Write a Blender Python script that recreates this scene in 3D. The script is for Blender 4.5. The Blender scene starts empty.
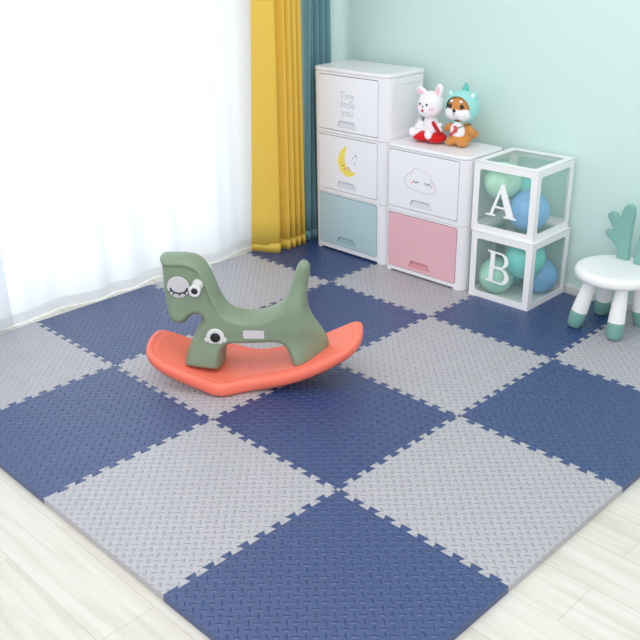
import bpy, bmesh, math, random
from mathutils import Vector, Matrix
from mathutils.geometry import delaunay_2d_cdt
random.seed(7)
PI = math.pi
scn = bpy.context.scene
COL = scn.collection

# ------------------------------------------------------------------ helpers
def lin(c):
    return tuple(((v/255)/12.92 if v/255 <= .04045 else ((v/255+.055)/1.055)**2.4) for v in c) + (1.0,)

def new_mat(name):
    m = bpy.data.materials.new(name); m.use_nodes = True
    nt = m.node_tree; nt.nodes.clear()
    out = nt.nodes.new('ShaderNodeOutputMaterial')
    return m, nt, out

def plastic(name, rgb, rough=.45, var=.03, bump=.02, scale=60, spec=.5, sheen=0, sub=0, coat=0):
    """principled surface with a slight procedural mottling and grain"""
    m, nt, out = new_mat(name); N = nt.nodes; L = nt.links
    p = N.new('ShaderNodeBsdfPrincipled'); L.new(p.outputs[0], out.inputs[0])
    tc = N.new('ShaderNodeTexCoord'); nz = N.new('ShaderNodeTexNoise')
    nz.inputs['Scale'].default_value = scale; nz.inputs['Detail'].default_value = 3
    L.new(tc.outputs['Object'], nz.inputs['Vector'])
    mx = N.new('ShaderNodeMix'); mx.data_type = 'RGBA'
    c = lin(rgb)
    mx.inputs['A'].default_value = tuple(max(0, v*(1-var)) for v in c[:3])+(1,)
    mx.inputs['B'].default_value = tuple(min(1, v*(1+var)) for v in c[:3])+(1,)
    L.new(nz.outputs['Fac'], mx.inputs['Factor']); L.new(mx.outputs['Result'], p.inputs['Base Color'])
    p.inputs['Roughness'].default_value = rough
    p.inputs['Specular IOR Level'].default_value = spec
    if coat:
        p.inputs['Coat Weight'].default_value = coat; p.inputs['Coat Roughness'].default_value = .15
    if sheen:
        p.inputs['Sheen Weight'].default_value = sheen; p.inputs['Sheen Roughness'].default_value = .4
    if sub:
        p.inputs['Subsurface Weight'].default_value = sub; p.inputs['Subsurface Radius'].default_value = (.02, .02, .02)
        p.inputs['Subsurface Scale'].default_value = .5
    if bump:
        b = N.new('ShaderNodeBump'); b.inputs['Strength'].default_value = bump; b.inputs['Distance'].default_value = .002
        L.new(nz.outputs['Fac'], b.inputs['Height']); L.new(b.outputs[0], p.inputs['Normal'])
    return m

def link(name, me, mat, parent=None, smooth=True, loc=(0, 0, 0)):
    if smooth:
        for p in me.polygons: p.use_smooth = True
    o = bpy.data.objects.new(name, me); me.name = name
    if mat: me.materials.clear(); me.materials.append(mat)
    COL.objects.link(o); o.location = loc
    if parent: o.parent = parent
    return o

def from_bm(name, bm, mat, parent=None, smooth=False, auto=None, loc=(0, 0, 0)):
    bmesh.ops.recalc_face_normals(bm, faces=bm.faces)
    me = bpy.data.meshes.new(name); bm.to_mesh(me); bm.free()
    o = link(name, me, mat, parent, smooth, loc)
    if auto is not None:
        me.set_sharp_from_angle(angle=math.radians(auto))
    return o

def bev(o, w, seg=2, ang=35):
    md = o.modifiers.new('bevel', 'BEVEL'); md.width = w; md.segments = seg
    md.limit_method = 'ANGLE'; md.angle_limit = math.radians(ang); md.harden_normals = False
    return o

def empty(name, loc, rz=0):
    o = bpy.data.objects.new(name, None); COL.objects.link(o)
    o.location = loc; o.rotation_euler = (0, 0, rz); o.empty_display_size = .05
    return o

def tag(o, label, cat, group=None, kind=None):
    o['label'] = label; o['category'] = cat
    if group: o['group'] = group
    if kind: o['kind'] = kind
    return o

def structure(o, label=None):
    o['kind'] = 'structure'
    if label: o['label'] = label
    return o

def box_bm(bm, lo, hi):
    r = bmesh.ops.create_cube(bm, size=1)
    for v in r['verts']:
        v.co = Vector([(lo[k]+hi[k])/2 + v.co[k]*(hi[k]-lo[k]) for k in range(3)])
    return bm

def one_box(lo, hi):
    return box_bm(bmesh.new(), lo, hi)

def bake(o):
    """evaluate modifiers, replace the mesh"""
    dg = bpy.context.evaluated_depsgraph_get(); dg.update()
    me = bpy.data.meshes.new_from_object(o.evaluated_get(dg))
    old = o.data; o.modifiers.clear(); o.data = me
    return o

def temp_obj(bm):
    me = bpy.data.meshes.new('tmp'); bmesh.ops.recalc_face_normals(bm, faces=bm.faces)
    bm.to_mesh(me); bm.free()
    o = bpy.data.objects.new('tmp', me); COL.objects.link(o); return o

def cut(bm, cutters):
    """boolean difference of bm with a list of bmeshes -> mesh"""
    o = temp_obj(bm); cs = []
    for c in cutters:
        k = temp_obj(c); cs.append(k)
        md = o.modifiers.new('b', 'BOOLEAN'); md.operation = 'DIFFERENCE'; md.solver = 'EXACT'; md.object = k
    bake(o); me = o.data
    for k in cs+[o]: bpy.data.objects.remove(k)
    return me

def prism(poly, z0, z1, bm=None):
    """extrude an XY polygon between two heights"""
    bm = bm or bmesh.new()
    a = [bm.verts.new((x, y, z0)) for x, y in poly]; b = [bm.verts.new((x, y, z1)) for x, y in poly]
    bm.faces.new(a[::-1]); bm.faces.new(b)
    n = len(poly)
    for i in range(n): bm.faces.new((a[i], a[(i+1) % n], b[(i+1) % n], b[i]))
    return bm

def round_rect(x0, y0, x1, y1, r, n=6):
    if not isinstance(r, (tuple, list)): r = (r,)*4
    pts = []
    for (cx, cy, sx, sy, a0, rr) in ((x1, y0, -1, 1, -PI/2, r[0]), (x1, y1, -1, -1, 0, r[1]), (x0, y1, 1, -1, PI/2, r[2]), (x0, y0, 1, 1, PI, r[3])):
        for k in range(n+1):
            a = a0+PI/2*k/n
            pts.append((cx+sx*rr+rr*math.cos(a), cy+sy*rr+rr*math.sin(a)))
    return pts

def flat_mesh(loops, depth):
    """flat filled shape with holes; XY plane, thickness depth centred at z=0"""
    cu = bpy.data.curves.new('tmp', 'CURVE'); cu.dimensions = '2D'; cu.fill_mode = 'BOTH'; cu.extrude = depth/2
    for lp in loops:
        s = cu.splines.new('POLY'); s.points.add(len(lp)-1); s.use_cyclic_u = True
        for p, (x, y) in zip(s.points, lp): p.co = (x, y, 0, 1)
    o = bpy.data.objects.new('tmp', cu); COL.objects.link(o)
    dg = bpy.context.evaluated_depsgraph_get(); dg.update()
    me = bpy.data.meshes.new_from_object(o.evaluated_get(dg))
    bpy.data.objects.remove(o); bpy.data.curves.remove(cu)
    return me

def text_mesh(txt, size, depth, bold=0):
    cu = bpy.data.curves.new('tmp', 'FONT'); cu.body = txt; cu.size = size; cu.extrude = depth/2
    cu.align_x = 'CENTER'; cu.offset = bold
    o = bpy.data.objects.new('tmp', cu); COL.objects.link(o)
    dg = bpy.context.evaluated_depsgraph_get(); dg.update()
    me = bpy.data.meshes.new_from_object(o.evaluated_get(dg))
    bpy.data.objects.remove(o); bpy.data.curves.remove(cu)
    return me

FRONT = Matrix(((1, 0, 0, 0), (0, 0, -1, 0), (0, 1, 0, 0), (0, 0, 0, 1)))   # XY drawing -> XZ, facing -Y

def merge(meshes):
    bm = bmesh.new()
    for me, M in meshes:
        k = bm.verts
        n0 = len(bm.verts); bm.from_mesh(me)
        bm.verts.ensure_lookup_table()
        for v in bm.verts[n0:]: v.co = M @ v.co
    return bm

def tube(bm, pts, rad, n=8, cap=True):
    """round tube along a polyline; rad a number or a list"""
    P = [Vector(p) for p in pts]; R = rad if isinstance(rad, (list, tuple)) else [rad]*len(P)
    rings = []; up = None
    for i, p in enumerate(P):
        t = (P[min(i+1, len(P)-1)]-P[max(i-1, 0)]).normalized()
        if up is None: up = Vector((0, 0, 1)) if abs(t.z) < .9 else Vector((0, 1, 0))
        a = t.cross(up).normalized(); b = a.cross(t).normalized(); up = b
        rings.append([bm.verts.new(p+(a*math.cos(2*PI*k/n)+b*math.sin(2*PI*k/n))*R[i]) for k in range(n)])
    for r0, r1 in zip(rings, rings[1:]):
        for k in range(n): bm.faces.new((r0[k], r0[(k+1) % n], r1[(k+1) % n], r1[k]))
    if cap:
        bm.faces.new(rings[0][::-1]); bm.faces.new(rings[-1])
    return bm

def lathe(bm, prof, n=40, M=Matrix.Identity(4)):
    """profile (r,z) turned about Z; r=0 ends close"""
    rings = []
    for r, z in prof:
        if r < 1e-6: rings.append([bm.verts.new(M @ Vector((0, 0, z)))])
        else: rings.append([bm.verts.new(M @ Vector((r*math.cos(2*PI*k/n), r*math.sin(2*PI*k/n), z))) for k in range(n)])
    for a, b in zip(rings, rings[1:]):
        for k in range(n):
            q = [a[k % len(a)], a[(k+1) % len(a)], b[(k+1) % len(b)], b[k % len(b)]]
            q2 = []
            for v in q:
                if v not in q2: q2.append(v)
            if len(q2) > 2: bm.faces.new(q2)
    if len(rings[0]) > 1: bm.faces.new(rings[0][::-1])
    if len(rings[-1]) > 1: bm.faces.new(rings[-1])
    return bm

def ellip(bm, c, r, rot=None, seg=24):
    res = bmesh.ops.create_uvsphere(bm, u_segments=seg, v_segments=max(8, seg*2//3), radius=1)
    R = rot or Matrix.Identity(3)
    for v in res['verts']:
        v.co = Vector(c)+R @ Vector((v.co.x*r[0], v.co.y*r[1], v.co.z*r[2]))
    return bm

def blob(bm, voxel=.004, it=8):
    """fuse overlapping lumps into one continuous soft surface"""
    o = temp_obj(bm)
    md = o.modifiers.new('r', 'REMESH'); md.mode = 'VOXEL'; md.voxel_size = voxel
    s = o.modifiers.new('s', 'SMOOTH'); s.factor = .5; s.iterations = it
    bake(o); me = o.data; bpy.data.objects.remove(o)
    return me

def catmull(pts, per=6, closed=True):
    out = []; n = len(pts)
    for i in range(n if closed else n-1):
        p0 = pts[(i-1) % n] if closed or i > 0 else pts[i]; p1 = pts[i]; p2 = pts[(i+1) % n]
        p3 = pts[(i+2) % n] if closed or i+2 < n else p2
        for k in range(per):
            t = k/per
            out.append(tuple(.5*((2*b)+(-a+c)*t+(2*a-5*b+4*c-d)*t*t+(-a+3*b-3*c+d)*t**3) for a, b, c, d in zip(p0, p1, p2, p3)))
    if not closed: out.append(tuple(pts[-1]))
    return out

def resample(poly, step):
    P = [Vector(p) for p in poly]; out = []
    n = len(P); acc = 0
    out.append(P[0].copy())
    for i in range(n):
        a, b = P[i], P[(i+1) % n]; L = (b-a).length; d = step-acc
        while d < L:
            out.append(a+(b-a)*(d/L)); d += step
        acc = L-(d-step)
    if (out[-1]-out[0]).length < step*.4: out.pop()
    return out

def inside_dist(p, P):
    x, y = p; ins = False; best = 1e9; n = len(P)
    for i in range(n):
        ax, ay = P[i]; bx, by = P[(i+1) % n]
        if (ay > y) != (by > y) and x < (bx-ax)*(y-ay)/(by-ay)+ax: ins = not ins
        dx, dy = bx-ax, by-ay
        t = max(0, min(1, ((x-ax)*dx+(y-ay)*dy)/(dx*dx+dy*dy+1e-18)))
        d = (ax+t*dx-x)**2+(ay+t*dy-y)**2
        if d < best: best = d
    return math.sqrt(best) if ins else -math.sqrt(best)

def puff(outline, step, fn):
    """closed pillow over a 2-D outline; fn(x, y, d, side) -> 3-D point"""
    P = resample(outline, step)
    pl = [(p.x, p.y) for p in P]; n = len(pl)
    pts = list(pl); ds = [0.0]*n
    for frac in (.12, .45):
        for i in range(n):
            a = Vector(pl[i-1]); b = Vector(pl[(i+1) % n]); t = (b-a).normalized(); nr = Vector((-t.y, t.x))
            for s in (1, -1):
                q = Vector(pl[i])+nr*s*step*frac
                d = inside_dist(q, pl)
                if d > step*frac*.8: pts.append((q.x, q.y)); ds.append(d); break
    x0 = min(p[0] for p in pl); x1 = max(p[0] for p in pl); y0 = min(p[1] for p in pl); y1 = max(p[1] for p in pl)
    j = 0; y = y0
    while y < y1:
        x = x0+(step/2 if j % 2 else 0)
        while x < x1:
            d = inside_dist((x, y), pl)
            if d > step*.8: pts.append((x, y)); ds.append(d)
            x += step
        y += step*.87; j += 1
    V, _, F, _, _, _ = delaunay_2d_cdt([Vector(p) for p in pts], [(i, (i+1) % n) for i in range(n)], [], 1, 1e-7)
    bm = bmesh.new(); A = []; B = []
    for k, v in enumerate(V):
        d = ds[k] if k < len(ds) else max(0, inside_dist((v.x, v.y), pl))
        p = bm.verts.new(fn(v.x, v.y, d, 1)); A.append(p)
        B.append(p if d == 0 else bm.verts.new(fn(v.x, v.y, d, -1)))
    for f in F:
        try: bm.faces.new([A[i] for i in f])
        except ValueError: pass
        try: bm.faces.new([B[i] for i in f][::-1])
        except ValueError: pass
    return bm

def rnd(d, R):
    t = min(1, d/R); return math.sqrt(max(0, 1-(1-t)**2))

def smst(a, b, x):
    t = max(0, min(1, (x-a)/(b-a))); return t*t*(3-2*t)

# ------------------------------------------------------------------ materials
def mat_foam(name, rgb, rough):
    """EVA foam with an embossed tread of leaf-shaped bars, alternately turned, as real bump"""
    m, nt, out = new_mat(name); N = nt.nodes; L = nt.links
    p = N.new('ShaderNodeBsdfPrincipled'); L.new(p.outputs[0], out.inputs[0])
    tc = N.new('ShaderNodeTexCoord'); sp = N.new('ShaderNodeSeparateXYZ'); L.new(tc.outputs['Object'], sp.inputs[0])
    def M(op, a, b=None, c=None):
        n = N.new('ShaderNodeMath'); n.operation = op
        for k, v in enumerate((a, b, c)):
            if v is None: continue
            if isinstance(v, (int, float)): n.inputs[k].default_value = v
            else: L.new(v, n.inputs[k])
        return n.outputs[0]
    X, Y, Z = sp.outputs
    c = .0333*.7071
    a = M('DIVIDE', M('MULTIPLY', M('ADD', X, Y), .7071), c)
    b = M('DIVIDE', M('MULTIPLY', M('SUBTRACT', Y, X), .7071), c)
    fa, fb = M('FLOOR', a), M('FLOOR', b)
    la = M('SUBTRACT', M('SUBTRACT', a, fa), .5); lb = M('SUBTRACT', M('SUBTRACT', b, fb), .5)
    par = M('ABSOLUTE', M('MODULO', M('ADD', fa, fb), 2))
    par = M('GREATER_THAN', par, .5)
    mixu = M('ADD', M('MULTIPLY', la, par), M('MULTIPLY', lb, M('SUBTRACT', 1, par)))     # long axis
    mixv = M('ADD', M('MULTIPLY', lb, par), M('MULTIPLY', la, M('SUBTRACT', 1, par)))     # short axis
    e = M('SQRT', M('ADD', M('POWER', M('DIVIDE', mixu, .58), 2), M('POWER', M('DIVIDE', mixv, .2), 2)))
    h = M('SUBTRACT', 1, e); 
    mr = N.new('ShaderNodeMapRange'); mr.interpolation_type = 'SMOOTHSTEP'
    mr.inputs['From Min'].default_value = -.05; mr.inputs['From Max'].default_value = .75
    L.new(h, mr.inputs['Value'])
    top = M('GREATER_THAN', Z, -.003)
    hh = M('MULTIPLY', mr.outputs[0], top)
    nz = N.new('ShaderNodeTexNoise'); nz.inputs['Scale'].default_value = 900; L.new(tc.outputs['Object'], nz.inputs['Vector'])
    h2 = M('ADD', hh, M('MULTIPLY', nz.outputs['Fac'], .12))
    bp = N.new('ShaderNodeBump'); bp.inputs['Strength'].default_value = 1; bp.inputs['Distance'].default_value = .0037
    L.new(h2, bp.inputs['Height']); L.new(bp.outputs[0], p.inputs['Normal'])
    n2 = N.new('ShaderNodeTexNoise'); n2.inputs['Scale'].default_value = 9; L.new(tc.outputs['Object'], n2.inputs['Vector'])
    mx = N.new('ShaderNodeMix'); mx.data_type = 'RGBA'; cc = lin(rgb)
    mx.inputs['A'].default_value = tuple(v*.95 for v in cc[:3])+(1,); mx.inputs['B'].default_value = tuple(v*1.05 for v in cc[:3])+(1,)
    L.new(n2.outputs['Fac'], mx.inputs['Factor']); L.new(mx.outputs['Result'], p.inputs['Base Color'])
    p.inputs['Roughness'].default_value = rough; p.inputs['Specular IOR Level'].default_value = 1.0
    return m

def mat_floor():
    m, nt, out = new_mat('whitewashed_planks'); N = nt.nodes; L = nt.links
    p = N.new('ShaderNodeBsdfPrincipled'); L.new(p.outputs[0], out.inputs[0])
    tc = N.new('ShaderNodeTexCoord')
    br = N.new('ShaderNodeTexBrick'); L.new(tc.outputs['Object'], br.inputs['Vector'])
    br.inputs['Scale'].default_value = 1; br.inputs['Brick Width'].default_value = 1.2; br.inputs['Row Height'].default_value = .165
    br.inputs['Mortar Size'].default_value = .0012; br.inputs['Mortar Smooth'].default_value = .2; br.offset = .37
    br.inputs['Color1'].default_value = lin((222, 219, 212)); br.inputs['Color2'].default_value = lin((215, 211, 202)); br.inputs['Mortar'].default_value = lin((196, 190, 180))
    mp = N.new('ShaderNodeMapping'); mp.inputs['Scale'].default_value = (1.6, 22, 1); L.new(tc.outputs['Object'], mp.inputs['Vector'])
    nz = N.new('ShaderNodeTexNoise'); nz.inputs['Scale'].default_value = 1.6; nz.inputs['Detail'].default_value = 7; nz.inputs['Distortion'].default_value = .6
    L.new(mp.outputs[0], nz.inputs['Vector'])
    cr = N.new('ShaderNodeValToRGB'); L.new(nz.outputs['Fac'], cr.inputs[0])
    cr.color_ramp.elements[0].position = .33; cr.color_ramp.elements[0].color = lin((238, 235, 230))
    cr.color_ramp.elements[1].position = .58; cr.color_ramp.elements[1].color = (1, 1, 1, 1)
    mx = N.new('ShaderNodeMix'); mx.data_type = 'RGBA'; mx.blend_type = 'MULTIPLY'; mx.inputs['Factor'].default_value = .8
    L.new(br.outputs['Color'], mx.inputs['A']); L.new(cr.outputs[0], mx.inputs['B']); L.new(mx.outputs['Result'], p.inputs['Base Color'])
    p.inputs['Roughness'].default_value = .35
    b = N.new('ShaderNodeBump'); b.inputs['Strength'].default_value = .15; b.inputs['Distance'].default_value = .002
    L.new(br.outputs['Fac'], b.inputs['Height']); b.invert = True; L.new(b.outputs[0], p.inputs['Normal'])
    return m

def mat_cloth(name, rgb, rough=.75, trans=.25, scale=900):
    m, nt, out = new_mat(name); N = nt.nodes; L = nt.links
    d = N.new('ShaderNodeBsdfPrincipled'); t = N.new('ShaderNodeBsdfTranslucent'); s = N.new('ShaderNodeMixShader')
    tc = N.new('ShaderNodeTexCoord'); w = N.new('ShaderNodeTexNoise'); w.inputs['Scale'].default_value = scale
    mp = N.new('ShaderNodeMapping'); mp.inputs['Scale'].default_value = (1, 1, .25); L.new(tc.outputs['Object'], mp.inputs[0]); L.new(mp.outputs[0], w.inputs['Vector'])
    c = lin(rgb); mx = N.new('ShaderNodeMix'); mx.data_type = 'RGBA'
    mx.inputs['A'].default_value = tuple(v*.9 for v in c[:3])+(1,); mx.inputs['B'].default_value = tuple(min(1, v*1.08) for v in c[:3])+(1,)
    L.new(w.outputs['Fac'], mx.inputs['Factor']); L.new(mx.outputs['Result'], d.inputs['Base Color']); L.new(mx.outputs['Result'], t.inputs['Color'])
    d.inputs['Roughness'].default_value = rough; d.inputs['Specular IOR Level'].default_value = .25
    s.inputs[0].default_value = trans; L.new(d.outputs[0], s.inputs[1]); L.new(t.outputs[0], s.inputs[2]); L.new(s.outputs[0], out.inputs[0])
    return m

def mat_sheer():
    m, nt, out = new_mat('white_voile'); N = nt.nodes; L = nt.links
    d = N.new('ShaderNodeBsdfDiffuse'); t = N.new('ShaderNodeBsdfTranslucent'); tr = N.new('ShaderNodeBsdfTransparent')
    s1 = N.new('ShaderNodeMixShader'); s2 = N.new('ShaderNodeMixShader')
    tc = N.new('ShaderNodeTexCoord'); w = N.new('ShaderNodeTexNoise'); w.inputs['Scale'].default_value = 500
    L.new(tc.outputs['Object'], w.inputs['Vector'])
    mr = N.new('ShaderNodeMapRange'); mr.inputs['To Min'].default_value = .86; mr.inputs['To Max'].default_value = .96
    L.new(w.outputs['Fac'], mr.inputs['Value'])
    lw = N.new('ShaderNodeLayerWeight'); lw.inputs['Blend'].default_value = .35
    ad = N.new('ShaderNodeMath'); ad.operation = 'MULTIPLY_ADD'; ad.use_clamp = True; ad.inputs[1].default_value = .26
    L.new(lw.outputs['Facing'], ad.inputs[0]); L.new(mr.outputs[0], ad.inputs[2])
    d.inputs[0].default_value = (.84, .86, .89, 1); t.inputs[0].default_value = (.84, .88, .93, 1); tr.inputs[0].default_value = (1, 1, 1, 1)
    fm = N.new('ShaderNodeMix'); fm.data_type = 'RGBA'; fm.inputs['A'].default_value = (.94, .96, .98, 1); fm.inputs['B'].default_value = (.36, .42, .52, 1)  # fold shading put into the cloth colour: darker where it turns edge-on
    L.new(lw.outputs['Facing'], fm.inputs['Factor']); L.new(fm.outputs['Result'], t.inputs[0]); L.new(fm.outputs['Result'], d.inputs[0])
    s1.inputs[0].default_value = .55; L.new(d.outputs[0], s1.inputs[1]); L.new(t.outputs[0], s1.inputs[2])
    L.new(ad.outputs[0], s2.inputs[0]); L.new(tr.outputs[0], s2.inputs[1]); L.new(s1.outputs[0], s2.inputs[2]); L.new(s2.outputs[0], out.inputs[0])
    return m

def mat_pane(name, tint, gloss, veil):
    m, nt, out = new_mat(name); N = nt.nodes; L = nt.links
    tr = N.new('ShaderNodeBsdfTransparent'); g = N.new('ShaderNodeBsdfGlossy'); s = N.new('ShaderNodeMixShader')
    fr = N.new('ShaderNodeLayerWeight'); fr.inputs['Blend'].default_value = .25
    mr = N.new('ShaderNodeMapRange'); mr.inputs['To Min'].default_value = gloss*.4; mr.inputs['To Max'].default_value = gloss*2.4
    L.new(fr.outputs['Fresnel'], mr.inputs['Value']); L.new(mr.outputs[0], s.inputs[0])
    df = N.new('ShaderNodeBsdfDiffuse'); df.inputs[0].default_value = lin((214, 246, 236)); sv = N.new('ShaderNodeMixShader'); sv.inputs[0].default_value = veil
    tr.inputs[0].default_value = lin(tint); g.inputs['Roughness'].default_value = .12; g.inputs['Color'].default_value = (.9, .95, .95, 1)
    L.new(tr.outputs[0], sv.inputs[1]); L.new(df.outputs[0], sv.inputs[2]); L.new(sv.outputs[0], s.inputs[1]); L.new(g.outputs[0], s.inputs[2]); L.new(s.outputs[0], out.inputs[0])
    return m

MT = dict(
    blue=mat_foam('navy_foam', (37, 65, 118), .33), grey=mat_foam('grey_foam', (176, 174, 181), .38),
    floor=mat_floor(), wall=plastic('mint_paint', (208, 232, 227), .8, .01, .05, 300, .2), wall2=plastic('white_paint', (232, 236, 236), .8, .01, .05, 300, .2),
    base=plastic('white_trim', (226, 226, 222), .5, .01, 0),
    cab=plastic('white_plastic', (238, 237, 241), .32, .005, 0), door=plastic('white_door_plastic', (240, 240, 245), .28, .005, 0),
    dblue=plastic('pale_blue_plastic', (184, 209, 214), .3, .01, 0), dpink=plastic('pale_pink_plastic', (232, 182, 191), .3, .01, 0),
    handle=plastic('white_handle_plastic', (214, 214, 222), .35, .005, 0), hblue=plastic('blue_handle_plastic', (150, 180, 188), .35, .01, 0), hpink=plastic('pink_handle_plastic', (214, 140, 148), .35, .01, 0),
    text=plastic('pale_ink', (192, 201, 211), .6, .01, 0), moon=plastic('moon_yellow_ink', (250, 226, 96), .6, .02, 0), star=plastic('grey_ink', (150, 146, 150), .6, .02, 0),
    blush=plastic('peach_ink', (240, 170, 140), .6, .02, 0), cline=plastic('pink_line_ink', (228, 205, 208), .6, .02, 0), dark=plastic('dark_ink', (60, 58, 66), .6, .02, 0),
    card=plastic('white_card', (243, 242, 242), .5, .005, 0), pane=mat_pane('clear_film', (252, 254, 253), .045, .10), letter=plastic('white_letter_card', (250, 250, 250), .6, .005, 0),
    b_green=plastic('mint_balloon', (176, 226, 205), .25, .01, 0, sub=.2), b_blue=plastic('blue_balloon', (134, 186, 232), .25, .01, 0, sub=.2), b_teal=plastic('turquoise_balloon', (122, 214, 206), .25, .01, 0, sub=.2),
    b_pale=plastic('pale_green_balloon', (190, 232, 208), .25, .01, 0, sub=.2), b_deep=plastic('deep_teal_balloon', (96, 178, 190), .25, .01, 0, sub=.2),
    yellow=mat_cloth('yellow_drape', (255, 218, 100), .6, .3), teal=mat_cloth('teal_drape', (116, 160, 171), .7, .14), sheer=mat_sheer(), hem=mat_cloth('white_hem', (226, 229, 234), .8, .35),
    horse=plastic('sage_plastic', (127, 145, 121), .42, .02, .03, 400), coral=plastic('coral_plastic', (250, 122, 100), .4, .02, .02, 300),
    peg=plastic('pale_grey_plastic', (224, 224, 226), .4, .01, 0), black=plastic('black_plastic', (28, 30, 36), .45, .02, 0), eye=plastic('eye_grey', (205, 203, 208), .5, .01, 0), tagw=plastic('sticker_grey', (212, 206, 212), .5, .01, 0), crease=plastic('dark_sage', (104, 118, 98), .5, .01, 0),
    stool=plastic('stool_white', (240, 240, 240), .38, .005, .02, 500), foot=plastic('stool_teal', (118, 166, 156), .5, .02, .02, 500), antler=plastic('antler_teal', (126, 174, 167), .5, .02, .02, 500),
    fur_w=plastic('white_plush', (244, 240, 243), .9, .03, .5, 700, .2, .4), fur_r=plastic('red_plush', (212, 28, 36), .85, .05, .5, 700, .2, .3), red=plastic('red_felt', (190, 44, 52), .8, .05, .3, 700, .2),
    fur_o=plastic('tan_plush', (212, 142, 76), .9, .05, .5, 700, .2, .4), hood=plastic('aqua_plush', (158, 222, 216), .9, .03, .5, 700, .2, .4), fin=plastic('turquoise_felt', (104, 196, 188), .85, .03, .3, 700, .2),
    pinkf=plastic('pink_felt', (246, 200, 212), .9, .02, .3, 700, .2), bow=plastic('coral_felt', (214, 96, 100), .8, .03, .3, 700, .2), glass=mat_pane('window_glass', (252, 254, 255), .08, .0),
    frame=plastic('white_frame_paint', (236, 238, 240), .4, .01, 0),
)

# ------------------------------------------------------------------ setting
FZ = -.022                                   # floor level; the top of the mat is z = 0
XW, YW, CEIL = -2.06, 1.87, 2.55
o = structure(from_bm('floor', one_box((XW, -3.4, FZ-.06), (2.6, YW, FZ)), MT['floor']))
o = structure(from_bm('wall_back', one_box((XW-.12, YW, FZ-.06), (2.6, YW+.12, CEIL)), MT['wall']))
bm = bmesh.new()
WY0, WY1, WZ0, WZ1 = -2.3, 1.42, .02, 2.4
box_bm(bm, (XW-.12, WY1, FZ-.06), (XW, YW, CEIL)); box_bm(bm, (XW-.12, -3.4, FZ-.06), (XW, WY0, CEIL))
box_bm(bm, (XW-.12, WY0, FZ-.06), (XW, WY1, WZ0)); box_bm(bm, (XW-.12, WY0, WZ1), (XW, WY1, CEIL))
o = structure(from_bm('wall_left', bm, MT['wall2']))
o = structure(from_bm('baseboard_back', one_box((XW, YW-.014, FZ), (2.6, YW, .028)), MT['base'])); bev(o, .004)
# window opening behind the sheers: frame, then its pane
wt = empty('window_1', (XW-.06, (WY0+WY1)/2, WZ0)); structure(wt)
bm = bmesh.new(); hw_ = (WY1-WY0)/2; hz = WZ1-WZ0
box_bm(bm, (-.03, -hw_, 0), (.03, hw_, .05)); box_bm(bm, (-.03, -hw_, hz-.05), (.03, hw_, hz))
for yy in (-hw_, hw_-.05): box_bm(bm, (-.03, yy, .05), (.03, yy+.05, hz-.05))
from_bm('window_frame', bm, MT['frame'], wt)
bm = bmesh.new(); vs = [bm.verts.new(p) for p in ((0, -hw_+.05, .05), (0, hw_-.05, .05), (0, hw_-.05, hz-.05), (0, -hw_+.05, hz-.05))]; bm.faces.new(vs)
from_bm('window_pane', bm, MT['glass'], wt)

# ------------------------------------------------------------------ foam mat tiles
T = .6; XR = .0125; YF = .032; YB = .03
def seam(n_teeth=10, d=.0095):
    """one interlocking edge as (along, across) points, along 0..T"""
    p = T/n_teeth; pts = [(0, 0), (.016, 0)]
    for k in range(n_teeth):
        c = p*(k+.5)
        pts += [(c-.33*p, d), (c+.33*p, d)]
        if k < n_teeth-1:
            pts += [(c+.19*p, -d), (c+.81*p, -d)]
    pts += [(T-.016, 0), (T, 0)]
    return pts
SEAM = seam()
def tile(i, j):
    x0, y0 = i*T, j*T
    G = .0005
    last = lambda k, m: k == m
    poly = []
    def vseam(x, rev, sgn):
        s = [(x+a+sgn*G, t) for t, a in SEAM]; return s[::-1] if rev else s
    def hseam(y, rev, sgn):
        s = [(t, y+a+sgn*G) for t, a in SEAM]; return s[::-1] if rev else s
    # front edge (y min), right edge, back edge, left edge, counter-clockwise in local coordinates
    lo_y = -YF if j == -1 else 0; hi_y = T+YB if j == 2 else T; hi_x = T+XR if i == 0 else T
    front = [(0, lo_y), (hi_x, lo_y)] if j == -1 else hseam(0, False, 1)
    right = [(hi_x, lo_y), (hi_x, hi_y)] if i == 0 else vseam(T, False, -1)
    back = [(hi_x, hi_y), (0, hi_y)] if j == 2 else hseam(T, True, -1)
    left = [(0, hi_y), (0, lo_y)] if i == -3 else vseam(0, True, 1)
    # straight run-outs where a border strip widens the tile
    if j == -1 and i < 0: right = [(T-G, lo_y)]+right
    if j == -1 and i > -3: left = left+[(G, lo_y)]
    if j == 2 and i < 0: right = right+[(T-G, hi_y)]
    if j == 2 and i > -3: left = [(G, hi_y)]+left
    if i == 0 and j > -1: front = front+[(hi_x, G)]
    if i == 0 and j < 2: back = [(hi_x, T-G)]+back
    for seg in (front, right, back, left):
        for q in seg:
            if not poly or (abs(q[0]-poly[-1][0])+abs(q[1]-poly[-1][1])) > .002: poly.append(q)
    if abs(poly[0][0]-poly[-1][0])+abs(poly[0][1]-poly[-1][1]) < .002: poly.pop()
    bm = prism(poly, FZ, 0)
    col = 'blue' if (i+j) % 2 else 'grey'
    o = from_bm('foam_mat_tile', bm, MT[col], None, False, None, (x0, y0, 0))
    bev(o, .0011, 2, 40)
    return o
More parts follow.
